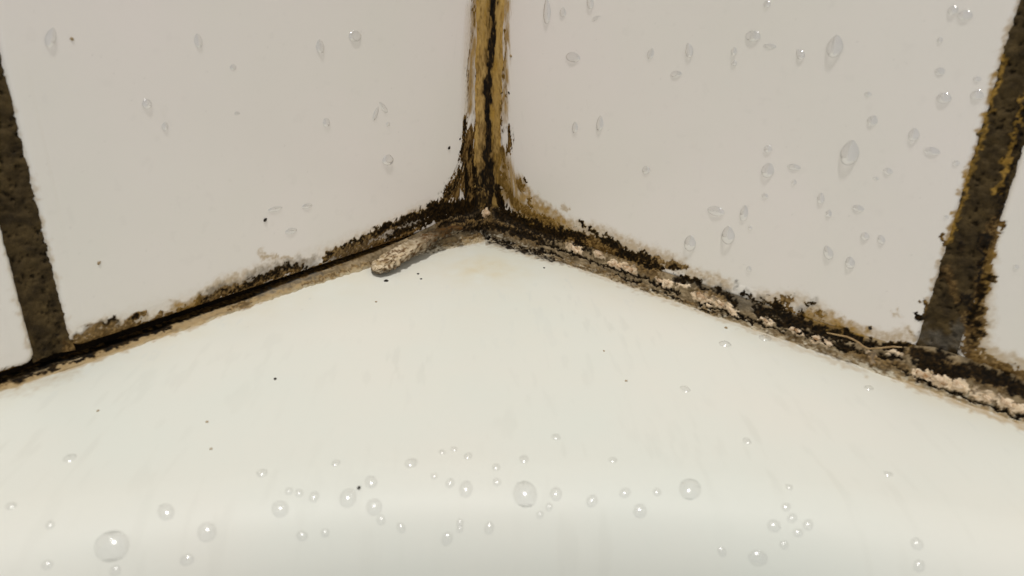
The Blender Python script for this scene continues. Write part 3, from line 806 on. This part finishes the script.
# ------------------------------------------------------------------ water droplets
def droplet(pos, nrm, up, wd, ln_, hgt, sag, tilt, cap=0.0):
    nrm = Vector(nrm).normalized()
    up = (Vector(up) - nrm * Vector(up).dot(nrm)).normalized()
    rt = up.cross(nrm)
    up2 = up * math.cos(tilt) + rt * math.sin(tilt); rt2 = rt * math.cos(tilt) - up * math.sin(tilt)
    V, Fc, n, m = [], [], 24, 9
    pos = Vector(pos)
    for k in range(m):
        th = (k / m) * math.pi / 2
        rho, hz = math.cos(th), math.sin(th)
        if cap:                                             # spherical cap with the given contact angle
            rho = 1 - k / m; hz = max(0.0, math.sqrt(1 - (rho * math.sin(cap)) ** 2) - math.cos(cap)) / (1 - math.cos(cap))
        for i in range(n):
            a = 2 * math.pi * i / n
            x, y = math.cos(a), math.sin(a)
            taper = 1 - sag * .45 * max(0, y) ** 1.3 + .06 * sag * max(0, -y)
            hk = hz ** (1 + .7 * sag * (y * rho + 1) / 2) * (1 - sag * .35 * y * rho)
            V.append(pos + rt2 * (x * rho * taper * wd / 2) + up2 * ((y * rho - sag * .22 * hz) * ln_ / 2) + nrm * (hk * hgt - .00003))
    V.append(pos + up2 * (-sag * .22 * ln_ / 2) + nrm * (hgt - .00003))
    base = len(V)
    for i in range(n): V.append(V[i] - nrm * .00006)
    for k in range(m - 1):
        for i in range(n):
            j = (i + 1) % n
            Fc.append((k * n + i, k * n + j, (k + 1) * n + j, (k + 1) * n + i))
    for i in range(n):
        j = (i + 1) % n
        Fc.append(((m - 1) * n + i, (m - 1) * n + j, m * n))
        Fc.append((base + i, base + j, j, i))
    Fc.append(tuple(base + i for i in range(n - 1, -1, -1)))
    o = mesh_obj('water_droplet', np.array([tuple(v) for v in V]), Fc, M_WATER_RIM if cap else M_WATER)
    return o

# px, py, width, length, prominence, tilt
LD = [(51, 37, 9, 19, 1, .45), (198, 40, 8, 14, .8, 0), (147, 104, 9, 9, .8, 0), (165, 126, 6, 8, 1, .2), (320, 46, 9, 13, .7, 0), (355, 36, 14, 10, .4, 0), (326, 122, 8, 9, .6, -.3),
      (388, 160, 13, 10, .7, .1), (388, 124, 4, 4, .8, 0), (233, 67, 7, 6, .4, 0), (237, 113, 7, 4, .4, 0), (376, 113, 5, 14, .5, .5), (383, 107, 5, 14, .5, -.7), (307, 206, 11, 5, .6, 0), (275, 209, 15, 5, .5, 0), (291, 231, 12, 6, .3, 0)]
RD = [(547, 11, 9, 22, 1, -.1), (590, 2, 8, 12, 1, -.4), (573, 57, 17, 9, .5, 0), (563, 12, 8, 9, .3, 0), (596, 18, 12, 4, .4, -.4), (651, 53, 7, 11, .5, .3), (689, 50, 8, 13, 1, -.35), (676, 74, 12, 6, .5, -.2),
      (734, 51, 6, 7, .9, 0), (734, 63, 6, 5, .7, 0), (753, 36, 15, 10, .5, 0), (767, 4, 7, 6, .7, 0), (770, 46, 13, 4, .4, 0), (800, 54, 8, 11, 1, -.8), (835, 46, 15, 20, 1, 0), (575, 127, 7, 11, .7, 0), (600, 123, 8, 15, .9, 0),
      (850, 152, 17, 24, 1.1, 0), (914, 134, 10, 13, 1, -.2), (932, 151, 15, 8, .6, 0), (768, 170, 12, 14, .5, .2), (794, 167, 13, 6, .4, 0), (768, 149, 8, 7, .6, 0), (821, 198, 7, 12, 1, -.2), (829, 213, 6, 8, .8, 0),
      (728, 235, 13, 17, 1, -.1), (690, 243, 12, 15, .8, 0), (744, 213, 8, 15, .4, 0), (716, 211, 17, 9, .4, 0), (750, 228, 4, 4, .9, 0), (858, 208, 12, 7, .6, 0), (888, 171, 9, 7, .8, 0), (876, 178, 7, 4, .6, 0),
      (828, 252, 9, 14, .9, -.5), (850, 262, 9, 12, 1, -.3), (865, 236, 8, 8, .9, -.2), (881, 239, 7, 10, .9, -.5), (749, 269, 5, 5, .9, 0), (794, 182, 5, 5, .8, 0), (765, 196, 6, 5, .5, 0),
      (953, 10, 9, 8, 1, -.3), (965, 15, 13, 9, .4, 0), (940, 40, 5, 5, .8, 0), (940, 71, 9, 7, .4, 0), (944, 98, 13, 10, .8, 0), (977, 79, 7, 5, .5, 0), (977, 95, 11, 9, .5, 0), (956, 163, 6, 5, .6, 0),
      (868, 94, 7, 5, .6, 0), (873, 120, 10, 11, .4, .3), (946, 217, 4, 4, .7, 0), (1016, 267, 5, 5, .7, 0), (646, 170, 9, 7, .3, -.4)]
# rim: px, py, width px, prominence
TD = [(112, 546, 30, .35), (207, 532, 19, .5), (280, 509, 17, .5), (348, 498, 18, .5), (374, 507, 17, .5), (371, 482, 13, .5), (525, 494, 25, .4), (556, 494, 10, .6), (690, 489, 22, .35), (640, 511, 11, .4), (166, 512, 12, .4), (774, 526, 13, .5),
      (11, 506, 8, .9), (50, 525, 7, .9), (262, 473, 9, .9), (336, 463, 7, .8), (289, 491, 7, .9), (299, 493, 7, .9), (314, 497, 8, .8), (381, 520, 7, 1), (401, 528, 7, 1), (411, 463, 10, .9), (442, 452, 6, .9), (454, 449, 6, .9), (468, 456, 7, .9),
      (496, 467, 7, .9), (434, 476, 6, .8), (450, 483, 8, .9), (466, 489, 11, .9), (497, 482, 7, .9), (460, 523, 6, .9), (460, 529, 6, .9), (489, 528, 8, .9), (447, 539, 9, .7), (302, 536, 8, .8), (325, 533, 7, .7), (556, 437, 8, .8), (524, 459, 8, .6),
      (613, 460, 7, .9), (549, 507, 6, .8), (540, 515, 6, .7), (592, 501, 9, 1), (625, 493, 8, .8), (657, 492, 7, .7), (722, 552, 7, .6), (747, 441, 7, .7), (789, 487, 6, .7), (786, 507, 7, .8), (792, 518, 7, .8), (808, 525, 8, .9), (798, 533, 7, .7), (784, 545, 7, .7),
      (917, 544, 10, .9), (919, 566, 9, .9), (888, 474, 7, .6), (115, 571, 8, .8), (47, 565, 8, .7), (187, 560, 9, .5), (758, 558, 12, .4), (869, 388, 7, .7), (725, 344, 10, .35), (765, 338, 10, .3), (685, 389, 8, .35), (70, 458, 13, .3)]

ORD = ['first', 'second', 'third', 'fourth', 'fifth', 'sixth', 'seventh', 'eighth', 'ninth', 'tenth', 'eleventh', 'twelfth', 'thirteenth', 'fourteenth', 'fifteenth']
def band(v, a, b, names): return names[0] if v < a else names[1] if v < b else names[2]
recs = []
for wl, data in (('L', LD), ('R', RD)):
    for (u, v, wd, l, pr, ti) in data:
        s0, z0, sc = (on_left if wl == 'L' else on_right)(u, v)
        pos = wall_xyz(wl, np.array(s0), np.array(z0), np.array(0.0))
        nr = (0, -1, 0) if wl == 'L' else (-1, 0, 0)
        hgt = (.15 + .13 * pr) * min(wd, l) * sc * MM
        shape = 'teardrop' if l > 1.35 * wd else ('flat' if wd > 1.35 * l else 'round')
        o = droplet(pos, nr, (0, 0, 1), wd * sc * MM * 1.1, l * sc * MM * 1.1, hgt, .8 if l > wd else .45, ti if wl == 'L' else ti)
        if u > 1000: where = 'far right tile'
        else:
            cut = (170, 300) if wl == 'L' else (660, 800)
            where = ('left tile, ' if wl == 'L' else 'right tile, ') + band(v, 70, 160, ('upper', 'middle', 'lower')) + ' ' + band(u, *cut, ('left', 'centre', 'right'))
        recs.append((o, u, max(wd, l), shape, where, 'water droplets on the tiles'))
for (u, v, wd, pr) in TD:
    p_, sc = deck_point(u, v)
    nr = deck_normal(p_[0], p_[1])
    view = Vector(p_ * MM) - Vector(CAM)
    rr = random.Random(int(u * 7 + v))
    ca = .72 + .2 * pr
    big = 1.0 if wd > 12 else 1.3
    o = droplet(p_ * MM, nr, view, big * wd * sc * MM, big * wd * sc * MM * rr.uniform(1.0, 1.35), .5 * big * wd * sc * MM * math.tan(ca / 2), .06, rr.uniform(-.6, .6), ca)
    where = 'tub rim, ' + band(v, 480, 520, ('upper', 'middle', 'lower')) + ' ' + band(u, 340, 680, ('left', 'centre', 'right'))
    recs.append((o, u, wd, 'round', where, 'water droplets on the tub rim'))
keyed = {}
for r_ in recs:
    size = 'tiny' if r_[2] <= 7 else 'small' if r_[2] <= 11 else 'medium' if r_[2] <= 17 else 'large'
    keyed.setdefault((size, r_[3], r_[4], r_[5]), []).append(r_)
for (size, shape, where, grp), rs in keyed.items():
    rs.sort(key=lambda t: t[1])
    for i, r_ in enumerate(rs):
        lab = '%s %s water droplet on the %s' % (size, shape, where)
        if len(rs) > 1: lab += ', %s such from left' % ORD[i]
        tag(r_[0], lab, 'water droplet', grp)
